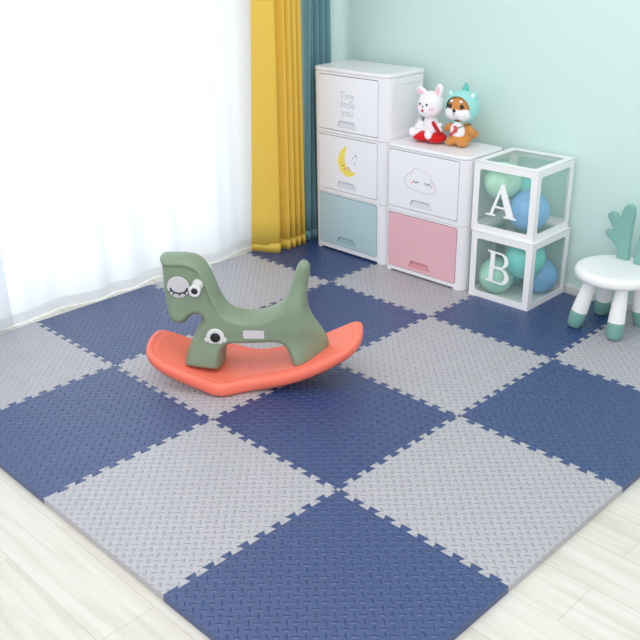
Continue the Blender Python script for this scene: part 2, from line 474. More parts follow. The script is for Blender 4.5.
WHERE = {
 (0, -1): 'navy foam tile at the front corner of the mat, nearest the camera',
 (-1, -1): 'grey foam tile on the front left edge of the mat, between two navy tiles',
 (-2, -1): 'navy foam tile on the left edge of the mat, left of the rocking horse',
 (-3, -1): 'grey foam tile at the far left corner of the mat, by the sheer curtain',
 (0, 0): 'large grey foam tile on the right edge of the mat, nearest the bare floorboards',
 (-1, 0): 'navy foam tile in the middle, just in front of the coral rocker',
 (-2, 0): 'grey foam tile lying under the front of the rocking horse',
 (-3, 0): 'navy foam tile along the sheer curtain, behind the horse head',
 (0, 1): 'navy foam tile at the right edge of the photo, in front of the stool',
 (-1, 1): 'grey foam tile in the middle right, between rocking horse and letter boxes',
 (-2, 1): 'navy foam tile just behind the tail of the rocking horse',
 (-3, 1): 'grey foam tile behind the horse saddle, near the foot of the yellow curtain',
 (0, 2): 'grey foam tile partly under the right legs of the white stool',
 (-1, 2): 'navy foam tile that the letter boxes stand on',
 (-2, 2): 'grey foam tile under the low cabinet with the pink door',
 (-3, 2): 'navy foam tile in the corner under the tall cabinet and drapes',
}
for (i, j), lb in WHERE.items():
    tag(tile(i, j), lb, 'floor mat', 'interlocking foam mat tiles')

# ------------------------------------------------------------------ curtains
def sheet(path, z0, z1, nz=2, flare=None):
    """hanging cloth over a plan path [(x,y)]; flare(k, t) shifts the plan toward the bottom"""
    bm = bmesh.new(); rows = []
    for a in range(nz+1):
        t = a/nz; z = z0+(z1-z0)*t
        rows.append([bm.verts.new((x+(flare(k, t)[0] if flare else 0), y+(flare(k, t)[1] if flare else 0), z)) for k, (x, y) in enumerate(path)])
    for r0, r1 in zip(rows, rows[1:]):
        for k in range(len(path)-1): bm.faces.new((r0[k], r0[k+1], r1[k+1], r1[k]))
    return bm
def sheer(name, y0, y1, x0, amp, seed, z0):
    rs = random.Random(seed); ph = [rs.uniform(0, 6) for _ in range(5)]
    path = []; n = int((y1-y0)/.008)
    for k in range(n+1):
        y = y0+(y1-y0)*k/n
        w = math.sin(y*23+ph[0]+1.3*math.sin(y*5+ph[1]))*.55+math.sin(y*47+ph[2])*.12+math.sin(y*10+ph[3])*.6
        path.append((x0+amp*w, y))
    r = empty(name, (0, 0, 0))
    fl = lambda k, t: (.35*(path[k][0]-x0)*-(1-t)*.4, 0)
    o = from_bm('cloth', sheet(path, z0+.045, CEIL-.08, 6, fl), MT['sheer'], r, True)
    fl2 = lambda k, t: (.35*(path[k][0]-x0)*-.4, 0)
    o = from_bm('hem', sheet(path, z0, z0+.045, 1, fl2), MT['hem'], r, True)
    return r
s = sheer('sheer_curtain', -.45, 1.395, -1.885, .024, 3, FZ+.006)
tag(s, 'wide white sheer curtain hanging across the bright window', 'curtain', 'white sheer curtains')
s = sheer('sheer_curtain', -1.3, -.085, -1.835, .012, 9, .002)
tag(s, 'white sheer curtain panel overlapping in front at the far left edge', 'curtain', 'white sheer curtains')

def drape(name, plan, mat, z0, hemw):
    r = empty(name, (0, 0, 0))
    pts = catmull(plan, 7, False)
    cx = sum(p[0] for p in pts)/len(pts); cy = sum(p[1] for p in pts)/len(pts)
    rs = random.Random(len(plan)); wob = [rs.uniform(-1, 1) for _ in pts]
    def fl(k, t):
        s = -.10*t                                          # gathered a little tighter toward the heading
        wk = max(0, 1-k/(len(pts)*.22))
        return ((pts[k][0]-cx)*s+.13*t*wk, (pts[k][1]-cy)*s*.6+.006*math.sin(k*.21+t*4)*(1-t))
    bm = sheet(pts, z0, CEIL-.08, 14, fl)
    o = from_bm('cloth', bm, mat, r, True)
    md = o.modifiers.new('solid', 'SOLIDIFY'); md.thickness = .003; md.offset = 0
    # turned-up hem as its own band
    bm = sheet(pts, z0-.001, z0+hemw, 1, lambda k, t: fl(k, 0))
    h = from_bm('hem', bm, mat, r, True); md = h.modifiers.new('solid', 'SOLIDIFY'); md.thickness = .0044; md.offset = 0
    return r
yplan = [(-1.80, 1.235), (-1.765, 1.25), (-1.725, 1.272), (-1.69, 1.30), (-1.672, 1.322), (-1.70, 1.345), (-1.725, 1.357),
         (-1.70, 1.378), (-1.668, 1.39), (-1.70, 1.405), (-1.73, 1.411), (-1.70, 1.419), (-1.67, 1.432), (-1.70, 1.446), (-1.73, 1.452),
         (-1.70, 1.46), (-1.672, 1.472), (-1.70, 1.486), (-1.728, 1.492), (-1.70, 1.499), (-1.676, 1.51), (-1.70, 1.524), (-1.735, 1.522)]
s = drape('drape_curtain', yplan, MT['yellow'], .003, .05); tag(s, 'bright yellow pleated drape at the edge of the sheer curtain', 'curtain', 'heavy drapes')
tplan = [(-1.735, 1.545), (-1.705, 1.55), (-1.69, 1.56), (-1.715, 1.575), (-1.745, 1.58), (-1.715, 1.588), (-1.69, 1.605), (-1.718, 1.622), (-1.75, 1.627), (-1.72, 1.635),
         (-1.695, 1.652), (-1.722, 1.668), (-1.755, 1.674), (-1.725, 1.682), (-1.70, 1.70), (-1.728, 1.716), (-1.76, 1.722), (-1.73, 1.73), (-1.708, 1.748), (-1.735, 1.765), (-1.77, 1.77)]
s = drape('drape_curtain', tplan, MT['teal'], .003, .05); tag(s, 'teal pleated drape in the corner, right of the yellow drape', 'curtain', 'heavy drapes')

# ------------------------------------------------------------------ cabinets
def front_mesh(me, x, y, z):
    """place a flat XY drawing on a front (facing -Y) at x, y, z"""
    me.transform(Matrix.Translation((x, y, z)) @ FRONT); return me

def unit(root, x0, x1, y0, y1, z0, z1, dx0, dx1, dz0, dz1, doorm, handlem, bottom, top):
    R = .042
    plan = round_rect(x0, y0, x1, y1, (R, .03, .03, R), 8)
    bm = prism(plan, z0, z1-.0015)
    cutters = [prism([(p[0], p[1]) for p in round_rect(dx0-.003, dz0-.003, dx1+.003, dz1+.003, .012, 4)], -.05, .022)]
    for c in cutters:
        bmesh.ops.transform(c, matrix=Matrix.Translation((0, y0, 0)) @ FRONT, verts=c.verts)
        # FRONT sends drawing z to -y: keep the pocket behind the front face
        for v in c.verts: v.co.y = y0-.05 if v.co.y < y0 else y0+.05
    for v in cutters[0].verts: v.co.y = y0-.05 if v.co.y < y0+.0 else y0+.016
    # shallow panels on both sides
    for xs in (x0, x1):
        c = prism(round_rect(y0+.055, z0+.035, y1-.04, z1-.035, .012, 4), -.004, .004)
        for v in c.verts: v.co = Vector((xs+v.co.z, v.co.x, v.co.y))
        cutters.append(c)
    if bottom:
        cutters.append(one_box((x0+.05, y0-.02, z0-.02), (x1-.05, y1+.02, z0+.009)))
        cutters.append(one_box((x0-.02, y0+.06, z0-.02), (x1+.02, y1-.06, z0+.009)))
    me = cut(bm, cutters)
    fr = link('frame', me, MT['cab'], root, False); bev(fr, .004 if not top else .004, 2, 40)
    # door leaf with a finger pull let into it
    hx = (dx0+dx1)/2-.008; hz0 = dz0+.018
    d = prism(round_rect(dx0, dz0, dx1, dz1, .010, 5), 0, .013)
    bmesh.ops.transform(d, matrix=Matrix.Translation((0, y0+.012, 0)) @ FRONT, verts=d.verts)
    tr = [(hx-.066, hz0), (hx+.066, hz0), (hx+.052, hz0+.028), (hx+.046, hz0+.031), (hx-.046, hz0+.031), (hx-.052, hz0+.028)]
    c = prism(tr, -.006, .02)
    bmesh.ops.transform(c, matrix=Matrix.Translation((0, y0+.006, 0)) @ FRONT, verts=c.verts)
    for v in c.verts: v.co.y = y0-.02 if v.co.y < y0+.0 else y0+.010
    me = cut(d, [c])
    dr = link('door', me, doorm, root, False); bev(dr, .0018, 2, 40)
    # the sloping finger plate in the recess
    bm = bmesh.new()
    P = [(hx-.063, y0+.0005, hz0+.001), (hx+.063, y0+.0005, hz0+.001), (hx+.049, y0+.0095, hz0+.028), (hx-.049, y0+.0095, hz0+.028),
         (hx-.063, y0+.0099, hz0+.001), (hx+.063, y0+.0099, hz0+.001)]
    v = [bm.verts.new(p) for p in P]
    bm.faces.new((v[0], v[1], v[2], v[3])); bm.faces.new((v[0], v[4], v[5], v[1])); bm.faces.new((v[1], v[5], v[2])); bm.faces.new((v[0], v[3], v[4])); bm.faces.new((v[4], v[3], v[2], v[5]))
    from_bm('handle', bm, handlem, dr)
    return fr, dr

def top_panel(root, x0, x1, y0, y1, z0, z1):
    plan = round_rect(x0, y0-.0005, x1, y1, (.043, .03, .03, .043), 10)
    o = from_bm('top_panel', prism(plan, z0, z1), MT['cab'], root); bev(o, .007, 3, 40)
    return o

CY0, CY1 = 1.535, 1.815
tall = empty('storage_cabinet', ((-1.632-1.141)/2, (CY0+CY1)/2, 0))
tag(tall, 'tall white three-tier cabinet with a pale blue bottom door, beside the teal drape', 'cabinet')
bx, by = tall.location.x, tall.location.y
def U(root, x0, x1, z0, z1, dx0, dx1, dz0, dz1, dm, hm, b, t):
    ox, oy = root.location.x, root.location.y
    return unit(root, x0-ox, x1-ox, CY0-oy, CY1-oy, z0, z1, dx0-ox, dx1-ox, dz0, dz1, dm, hm, b, t)
f, d_b = U(tall, -1.632, -1.141, 0, .306, -1.592, -1.199, .034, .296, MT['dblue'], MT['hblue'], True, False)
f, d_m = U(tall, -1.632, -1.141, .306, .612, -1.588, -1.201, .328, .598, MT['door'], MT['handle'], False, False)
f, d_t = U(tall, -1.632, -1.141, .612, .905, -1.585, -1.200, .630, .890, MT['door'], MT['handle'], False, True)
d_b['label'] = 'pale blue door'
top_panel(tall, -1.634-bx, -1.139-bx, CY0-by, CY1-by, .9035, .923)
PY = CY0-by-.0016                     # printed graphics lie on the door faces
for w, x, z, s in (('Tiny', -1.395, .785, .054), ('little', -1.391, .744, .052), ('you', -1.393, .706, .052)):
    me = text_mesh(w, s, .0006, -.0004); me.transform(Matrix.Translation((x-bx, PY, z)) @ FRONT)
    link('printed_word', me, MT['text'], d_t, False)
# crescent moon with face, three little stars
mo = catmull([(-1.402, .560), (-1.432, .538), (-1.452, .505), (-1.455, .470), (-1.440, .435), (-1.408, .413), (-1.372, .413), (-1.342, .434), (-1.368, .440), (-1.395, .455), (-1.411, .482), (-1.411, .515)], 5)
me = flat_mesh([[(x-bx, z) for x, z in mo]], .0006); me.transform(Matrix.Translation((0, PY, 0)) @ FRONT); mp_ = link('moon_print', me, MT['moon'], d_m, False)
def disc(cx, cz, r, n=14, sq=1): return [(cx+r*math.cos(2*PI*k/n), cz+r*sq*math.sin(2*PI*k/n)) for k in range(n)]
for dd in (disc(-1.406-bx, .447, .008), disc(-1.378-bx, .445, .006)):
    me = flat_mesh([dd], .0006); me.transform(Matrix.Translation((0, PY-.0006, 0)) @ FRONT); link('cheek_print', me, MT['blush'], d_m, False)
for dd in (disc(-1.421-bx, .462, .005, 12, .5), disc(-1.388-bx, .455, .005, 12, .5)):
    me = flat_mesh([dd], .0006); me.transform(Matrix.Translation((0, PY-.0006, 0)) @ FRONT); link('eye_print', me, MT['dark'], d_m, False)
for (x, z, r) in ((-1.337, .521, .0075), (-1.358, .507, .005), (-1.345, .479, .0055)):
    st = [(x-bx+(r if k % 2 == 0 else r*.45)*math.sin(k*PI/5), z+(r if k % 2 == 0 else r*.45)*math.cos(k*PI/5)) for k in range(10)]
    me = flat_mesh([st], .0006); me.transform(Matrix.Translation((0, PY, 0)) @ FRONT); link('star_print', me, MT['star'], d_m, False)

CY0 -= .018; CY1 -= .018
low = empty('storage_cabinet', ((-1.138-.660)/2, (CY0+CY1)/2, 0))
tag(low, 'low white two-tier cabinet with a pink bottom door and a cloud print', 'cabinet')
lx, ly = low.location.x, low.location.y
f, d_p = U(low, -1.138, -.660, 0, .306, -1.106, -.704, .030, .294, MT['dpink'], MT['hpink'], True, False)
f, d_c = U(low, -1.138, -.660, .306, .607, -1.106, -.708, .330, .596, MT['door'], MT['handle'], False, True)
d_p['label'] = 'pale pink door'
top_panel(low, -1.136-lx, -.662-lx, CY0-ly, CY1-ly, .6055, .622)
PY2 = CY0-ly-.0022
cl = []
for cx, cz, r, a0, a1 in ((-.973, .468, .036, 265, 95), (-.936, .497, .038, 170, 40), (-.889, .490, .034, 120, -20), (-.859, .455, .030, 60, -100)):
    n = 12
    for k in range(n+1):
        a = math.radians(a0+(a1-a0)*k/n); cl.append((cx+r*math.cos(a)-lx, cz+r*math.sin(a)))
for k in range(1, 8): cl.append((-.864+(-.976+.864)*k/8-lx, .4255+.006*k/8-.004*math.sin(k*PI/8)))
bm = bmesh.new(); tube(bm, [(x, PY2, z) for x, z in cl+[cl[0]]], .0013, 6, False); from_bm('cloud_outline', bm, MT['cline'], d_c, True)
for ex in (-.945, -.878):
    bm = bmesh.new(); arc = [(ex+.013*math.cos(a)-lx, PY2, .474+.009*math.sin(a)) for a in [PI+PI*k/8 for k in range(9)]]
    tube(bm, arc, .0014, 6)
    for a in (PI*1.2, PI*1.5, PI*1.8):
        tube(bm, [(ex+.013*math.cos(a)-lx, PY2, .474+.009*math.sin(a)), (ex+.019*math.cos(a)-lx, PY2, .474+.014*math.sin(a))], .001, 6)
    from_bm('sleeping_eye', bm, MT['dark'], d_c, True)
for dd in (disc(-.969-lx, .460, .007, 12, .6), disc(-.853-lx, .460, .007, 12, .6)):
    me = flat_mesh([dd], .0006); me.transform(Matrix.Translation((0, PY2+.0008, 0)) @ FRONT); link('cheek_print', me, MT['blush'], d_c, False)

# ------------------------------------------------------------------ letter boxes and balloons
S = .308
LET = {
 'A': [[(-.5, -.5), (-.17, -.5), (-.17, -.455), (-.265, -.44), (-.205, -.245), (.115, -.245), (.185, -.43), (.09, -.455), (.09, -.5), (.5, -.5), (.5, -.455), (.42, -.44), (.06, .5), (-.03, .5), (-.36, -.44), (-.5, -.455)],
       [(-.185, -.185), (.09, -.185), (-.04, .24)]],
 'B': None}
def b_loops():
    outer = [(-.46, -.5)]
    for k in range(13):
        a = -PI/2+PI*k/12; outer.append((.10+.32*math.cos(a), -.24+.26*math.sin(a)))
    for k in range(1, 13):
        a = -PI/2+PI*k/12; outer.append((.06+.28*math.cos(a), .26+.24*math.sin(a)))
    outer += [(-.46, .5), (-.46, .455), (-.34, .43), (-.34, -.43), (-.46, -.455)]
    h1 = [(-.17, -.445)]+[(.07+.19*math.cos(-PI/2+PI*k/10), -.235+.205*math.sin(-PI/2+PI*k/10)) for k in range(11)]+[(-.17, -.03)]
    h2 = [(-.17, .04)]+[(.04+.16*math.cos(-PI/2+PI*k/10), .245+.2*math.sin(-PI/2+PI*k/10)) for k in range(11)]+[(-.17, .445)]
    return [outer, h1, h2]
LET['B'] = b_loops()
def letter_box(loc, rz, ch, lsize, loff, ltilt, label):
    r = empty('letter_box', loc, rz); tag(r, label, 'box', 'stacked letter boxes')
    mg = .029; th = .003
    def panel(w, h): return flat_mesh([[(0, 0), (w, 0), (w, h), (0, h)], round_rect(mg, mg, w-mg, h-mg, .012, 5)], th)
    Mf = Matrix.Translation((0, th/2, 0)) @ FRONT
    Mb = Matrix.Translation((0, S-th/2, 0)) @ FRONT
    RY = Matrix(((0, 0, 1, 0), (1, 0, 0, 0), (0, 1, 0, 0), (0, 0, 0, 1)))     # XY drawing -> YZ
    Ml = Matrix.Translation((th/2, th, 0)) @ RY; Mr = Matrix.Translation((S-th/2, th, 0)) @ RY
    HH = S-.004
    pf = panel(S, HH); ps = panel(S-2*th, HH); pb = panel(S-2*th, S-2*th) if ch == 'A' else flat_mesh([[(0, 0), (S-2*th, 0), (S-2*th, S-2*th), (0, S-2*th)]], th)
    bm = merge([(pf, Mf), (pf, Mb), (ps, Ml), (ps, Mr), (pb, Matrix.Translation((th, th, th/2)))])
    from_bm('frame', bm, MT['card'], r)
    # lid: a slightly bowed window frame lying on top
    w = S+.003
    me = flat_mesh([[(-.0015, -.0015), (w-.0015, -.0015), (w-.0015, w-.0015), (-.0015, w-.0015)], round_rect(mg, mg, S-mg, S-mg, .012, 5)], .0036)
    bm = merge([(me, Matrix.Translation((0, 0, S-.002)))])
    from_bm('lid', bm, MT['card'], r)
    def quad(pts):
        bm = bmesh.new(); bm.faces.new([bm.verts.new(p) for p in pts]); from_bm('clear_pane', bm, MT['pane'], r)
    a, b = mg-.004, S-mg+.004; e = th+.0004
    quad([(a, e, a), (b, e, a), (b, e, b), (a, e, b)]); quad([(a, S-e, a), (b, S-e, a), (b, S-e, b), (a, S-e, b)])
    quad([(e, a, a), (e, b, a), (e, b, b), (e, a, b)]); quad([(S-e, a, a), (S-e, b, a), (S-e, b, b), (S-e, a, b)])
    quad([(a, a, S-.0045), (b, a, S-.0045), (b, b, S-.0045), (a, b, S-.0045)])
    if ch == 'A': quad([(a, a, e), (b, a, e), (b, b, e), (a, b, e)])
    me = flat_mesh(LET[ch], .002)
    me.transform(Matrix.Translation((loff[0], -.0004, loff[1])) @ Matrix.Rotation(ltilt, 4, 'Y') @ FRONT @ Matrix.Diagonal((lsize[0], lsize[1], 1, 1)))
    link('letter', me, MT['letter'], r, False)
    return r
letter_box((-.626, 1.525, .0), .012, 'B', (.135, .145), (.149, .160), .05, 'clear-sided white box with the letter B, lower of the stacked pair')
letter_box((-.636, 1.530, S+.0005), .033, 'A', (.152, .145), (.146, .153), .0, 'clear-sided white box with the letter A, upper of the stacked pair')

def balloon(c, r, mat, label, ax=(0, 0, -1)):
    prof = []
    n = 18
    for k in range(n+1):
        a = -PI/2+PI*k/n
        z = math.sin(a); rr = math.cos(a)
        if z < 0: z *= 1.06; rr *= 1-.04*(-z)
        prof.append((max(0, rr*r), z*r))
    # neck, knot and lip
    zb = prof[0][1]
    prof = [(0, zb-.012), (.007, zb-.013), (.0085, zb-.011), (.0035, zb-.006), (.004, zb-.003), (.008, zb+.0006)]+[p for p in prof if p[0] > .009 or p[1] > 0]
    q = Vector((0, 0, -1)).rotation_difference(Vector(ax)).to_matrix().to_4x4()
    bm = lathe(bmesh.new(), prof, 36, q)
    o = from_bm('balloon', bm, mat, None, True, None, c)
    tag(o, label, 'balloon', 'balloons in the letter boxes'); return o
balloon((-.552, 1.626, .520), .083, MT['b_pale'], 'pale mint balloon at the upper left inside box A', (.2, .5, -.3))
balloon((-.430, 1.658, .403), .090, MT['b_blue'], 'sky blue balloon at the lower right inside box A', (-.3, .6, .4))
balloon((-.525, 1.757, .446), .064, MT['b_teal'], 'turquoise balloon at the back inside box A, behind the blue one', (.2, .5, .3))
balloon((-.541, 1.612, .088), .081, MT['b_green'], 'mint green balloon behind the letter B, front left inside the box', (-.2, .3, -.6))
balloon((-.411, 1.630, .194), .088, MT['b_teal'], 'turquoise balloon at the top middle inside box B', (.2, .6, .3))
balloon((-.401, 1.751, .084), .078, MT['b_blue'], 'blue balloon at the back right inside box B', (-.3, .1, .5))
balloon((-.530, 1.748, .075), .062, MT['b_deep'], 'darker teal balloon low at the back inside box B', (-.1, .4, .6))

# ------------------------------------------------------------------ stool with antler back
st = empty('antler_stool', (.014, 1.637, 0)); tag(st, 'round white child stool with teal feet and teal antler backrest', 'stool')
SR = .166
prof = [(0, .219), (SR-.016, .219), (SR-.006, .2215), (SR-.001, .227), (SR, .236), (SR-.001, .247), (SR-.006, .2545), (SR-.014, .2595), (SR-.03, .2615), (.09, .2595), (0, .2585)]
from_bm('seat', lathe(bmesh.new(), prof, 64), MT['stool'], st, True)
for sx, sy, fx, fy in ((-1, -1, -.107, -.106), (1, -1, .076, -.112), (-1, 1, -.094, .096), (1, 1, .092, .094)):
    bot = Vector((fx, fy, 0)); topp = Vector((.066*sx, .070*sy, .224))
    def P(z): return bot.lerp(topp, z/.224)
    bm = bmesh.new(); zs = [(.068, .0335), (.10, .0325), (.15, .029), (.20, .0255), (.224, .024)]
    tube(bm, [P(z) for z, _ in zs], [r_ for _, r_ in zs], 24)
    lg = from_bm('leg', bm, MT['stool'], st, True, 50)
    bm = bmesh.new(); zs = [(.0, .022), (.004, .0265), (.014, .0305), (.035, .0335), (.055, .0345), (.068, .0343), (.0695, .0335)]
    tube(bm, [P(z) for z, _ in zs], [r_ for _, r_ in zs], 24)
    from_bm('foot_cap', bm, MT['foot'], lg, True, 50)['label'] = 'teal foot cap'
ANT = [(-.026, -.004), (.024, -.004), (.025, .05), (.026, .12), (.028, .17), (.030, .21), (.024, .238), (.006, .247), (-.012, .240), (-.024, .218), (-.030, .188), (-.035, .180),
       (-.050, .198), (-.068, .201), (-.084, .190), (-.086, .174), (-.072, .150), (-.058, .132), (-.054, .124), (-.066, .122), (-.086, .115), (-.090, .100), (-.074, .084), (-.048, .066), (-.032, .048), (-.027, .02)]
def antler(x, y, rz, flip, tilt):
    out = catmull(ANT, 4)
    W = .011
    bm = puff(out, .006, lambda a, b, d, s: (a*flip, s*W*rnd(d, .009), b*.965))
    bmesh.ops.transform(bm, matrix=Matrix.Translation((x, y, .2595)) @ Matrix.Rotation(rz, 4, 'Z') @ Matrix.Rotation(tilt, 4, 'Y'), verts=bm.verts)
    return from_bm('antler', bm, MT['antler'], st, True)
antler(-.030, .106, 0, 1, 0); antler(.050, .090, 0, -1, .10)

# ------------------------------------------------------------------ rocking horse
HT = math.radians(-139.12)
hs = empty('rocking_horse', (-.75, .30, 0), HT); tag(hs, 'sage green plastic rocking horse on a coral rocker board', 'ride-on toy')
# coral rocker: plan outline, curved in side view
def zb(u):
    w = u-.035
    return (.74*w*w if w < 0 else 1.0*w*w)
half = [(.364, 0), (.362, .045), (.354, .088), (.332, .116), (.30, .131), (.25, .140), (.20, .146), (.16, .155), (.130, .167), (.098, .178), (.060, .177), (.025, .162), (-.005, .147),
        (-.05, .134), (-.12, .134), (-.20, .134), (-.28, .130), (-.34, .123), (-.385, .112), (-.415, .092), (-.430, .06), (-.434, .025)]
plan = catmull(half+[(u, -v) for u, v in half[:0:-1]], 4)
TH = .026
def bfn(u, v, d, s):
    f = rnd(d, .017)
    z = zb(u)+TH+s*TH*f
    if s > 0:
        g = smst(.020, .027, d)*(1-smst(.032, .040, d))      # moulded groove inside the rim
        z -= .004*g+.003*smst(.04, .05, d)
    return (u, v, z)
bd = from_bm('rocker_board', puff(plan, .0085, bfn), MT['coral'], hs, True); bd['label'] = 'coral rocker board'
# body
prof = [(.290, .470), (.289, .480), (.276, .486), (.235, .487), (.195, .486), (.158, .476), (.131, .452), (.111, .412), (.094, .365), (.078, .320), (.058, .288), (.030, .270), (-.009, .262), (-.055, .266), (-.100, .280), (-.140, .308),
        (-.165, .350), (-.182, .395), (-.196, .435), (-.208, .459), (-.224, .466), (-.240, .456), (-.245, .435), (-.239, .390), (-.234, .345), (-.234, .305), (-.243, .268), (-.264, .232), (-.288, .198), (-.304, .165), (-.308, .128), (-.303, .110),
        (-.296, .098), (-.245, .082), (-.192, .070), (-.176, .080), (-.165, .108), (-.153, .138), (-.138, .154), (-.110, .160), (-.027, .156), (.040, .153), (.060, .145), (.074, .122), (.079, .090), (.084, .062), (.095, .056), (.150, .060), (.212, .070), (.224, .080), (.222, .098),
        (.205, .142), (.182, .190), (.162, .228), (.151, .252), (.160, .263), (.176, .263), (.194, .252), (.205, .238), (.224, .230), (.248, .232), (.269, .247), (.279, .288), (.285, .360), (.285, .425), (.286, .455)]
outl = catmull(prof, 5)
TOPL = [(.30, .487), (.235, .487), (.195, .486), (.158, .476), (.131, .452), (.111, .412), (.094, .365), (.078, .32), (.058, .288)]
def dline(x, z, L):
    best = 9
    for (ax, ay), (bx_, by_) in zip(L, L[1:]):
        dx, dy = bx_-ax, by_-ay; t = max(0, min(1, ((x-ax)*dx+(z-ay)*dy)/(dx*dx+dy*dy)))
        best = min(best, math.hypot(ax+t*dx-x, ay+t*dy-z))
    return best
def hw(x, z):
    w = .060+.008*smst(.30, .24, z) if False else .060+.010*(1-smst(.20, .30, z))
    w += .026*(1-smst(.07, .20, z))                                   # legs splay
    head = smst(.26, .36, z)*smst(.02, .12, x); w = w*(1-head)+.050*head
    tail = smst(.27, .40, z)*smst(-.08, -.17, x) if False else smst(.27, .40, z)*(1-smst(-.17, -.08, x)); w = w*(1-tail)+.034*tail
    w *= 1-.72*(1-smst(-.315, -.195, x))*(1-smst(.28, .36, z))         # rear end tapers to the stern
    return w
def hfn(x, z, d, s):
    R = .026
    w = hw(x, z)
    dl = dline(x, z, TOPL)
    if z > .27 and x > .05:
        g = 1-smst(.026, .031, dl)
        w += .0065*g*smst(.27, .32, z)                                # raised mane band
    return (x, s*w*rnd(d, R), z)
body = from_bm('horse_body', puff(outl, .0055, hfn), MT['horse'], hs, True)
# eye discs (the near one shows), lashes, pegs, wheel caps, stickers - on both flanks
def side_disc(name, x, z, y, r, t, mat, parent, s, n=36):
    M = Matrix.Translation((x, s*y, z)) @ Matrix.Rotation(-s*PI/2, 4, 'X')
    return from_bm(name, lathe(bmesh.new(), [(0, -t), (r, -t), (r, t*.5), (r-t*.5, t), (0, t)], n, M), mat, parent, True, 40)
for s in (1, -1):
    rim = side_disc('eye_rim', .223, .378, .0495, .0445, .0022, MT['crease'], body, s)
    ey = side_disc('eye', .223, .378, .0500, .0415, .0034, MT['eye'], body, s)
    bm = bmesh.new(); Y = s*.0538
    arc = [(.221+.030*math.cos(a), Y, .376+.021*math.sin(a)) for a in [PI+PI*k/14 for k in range(15)]]
    tube(bm, arc, .0030, 6)
    for a in (1.12, 1.3, 1.5, 1.7, 1.88):
        a *= PI; p = (.221+.030*math.cos(a), Y, .376+.021*math.sin(a))
        tube(bm, [p, (p[0]+.011*math.cos(a), Y, p[2]-.011)], [.0028, .0018], 6)
    from_bm('eyelashes', bm, MT['black'], body, True)
    # handle peg through the head
    M = Matrix.Translation((.152, s*.045, .388)) @ Matrix.Rotation(-s*PI/2, 4, 'X')
    bm = lathe(bmesh.new(), [(0, -.005), (.0215, -.005), (.0215, .006), (.019, .014), (.016, .028), (.017, .044), (.0205, .056), (.0215, .066), (.0195, .071), (.0125, .071), (.0115, .060), (0, .060)], 28, M)
    pg = from_bm('handle_peg', bm, MT['peg'], hs, True, 40); pg['label'] = 'pale grey handle peg'
    M = Matrix.Translation((.152, s*.110, .388)) @ Matrix.Rotation(-s*PI/2, 4, 'X')
    from_bm('peg_plug', lathe(bmesh.new(), [(0, -.008), (.0112, -.008), (.0112, .002), (.008, .0045), (0, .0045)], 24, M), MT['black'], pg, True, 40)
    # round cap on the shoulder with two lugs, black hub
    yh = hw(.098, .192)
    bm = bmesh.new(); M = Matrix.Translation((.098, s*(yh-.001), .192)) @ Matrix.Rotation(-s*PI/2, 4, 'X')
    lathe(bm, [(0, -.003), (.0335, -.003), (.0335, .002), (.031, .0045), (0, .0045)], 36, M)
    for q in (1, -1):
        b2 = prism(round_rect(-.010, -.008, .010, .008, .004, 4), -.003, .0035)
        bmesh.ops.transform(b2, matrix=Matrix.Translation((.098+q*.030, s*(yh-.001), (.192-.008))) @ Matrix.Rotation(-s*PI/2, 4, 'X') @ Matrix.Rotation(q*.35, 4, 'Z'), verts=b2.verts)
        me = bpy.data.meshes.new('t'); b2.to_mesh(me); b2.free(); bm.from_mesh(me)
    cap = from_bm('shoulder_cap', bm, MT['peg'], hs, True, 40); cap['label'] = 'pale grey shoulder cap'
    M = Matrix.Translation((.098, s*(yh+.002), .192)) @ Matrix.Rotation(-s*PI/2, 4, 'X')
    from_bm('hub', lathe(bmesh.new(), [(0, -.002), (.0185, -.002), (.0185, .0035), (.016, .005), (0, .005)], 30, M), MT['black'], cap, True, 40)
    ys = hw(-.042, .205)
    b2 = prism(round_rect(-.038, -.0155, .038, .0155, .003, 3), -.002, .0012)
    bmesh.ops.transform(b2, matrix=Matrix.Translation((-.042, s*ys, .2045)) @ Matrix.Rotation(-s*PI/2, 4, 'X'), verts=b2.verts)
    from_bm('sticker', b2, MT['tagw'], hs)['label'] = 'blank pale sticker'
    # smile crease
    bm = bmesh.new(); tube(bm, [(.206, s*.0498, .262), (.210, s*.0502, .272), (.216, s*.0498, .276)], .0011, 6); from_bm('mouth_line', bm, MT['crease'], body, True)

# ------------------------------------------------------------------ plush toys
ZT = .622
rb = empty('plush_toy', (-.996, 1.674, ZT), -.06); rb.scale = (1.08, 1.08, 1.06); tag(rb, 'small white rabbit plush sitting on a red cushion, left of the two toys', 'soft toy', 'plush toys on the low cabinet')
bm = bmesh.new()
ellip(bm, (0, .005, .072), (.036, .032, .048)); ellip(bm, (0, .008, .045), (.043, .037, .032))
for s in (1, -1):
    R = Matrix.Rotation(s*.9, 3, 'Y')
    ellip(bm, (s*.047, -.004, .070), (.013, .013, .028), R); ellip(bm, (s*.062, -.014, .056), (.015, .014, .014))
    ellip(bm, (s*.036, -.040, .040), (.018, .030, .016)); ellip(bm, (s*.044, -.062, .044), (.019, .014, .021))
link('torso', blob(bm, .004, 5), MT['fur_w'], rb)
bm = bmesh.new(); ellip(bm, (0, 0, .160), (.062, .052, .057)); ellip(bm, (0, -.006, .142), (.055, .05, .040))
hd = link('head', blob(bm, .004, 6), MT['fur_w'], rb)
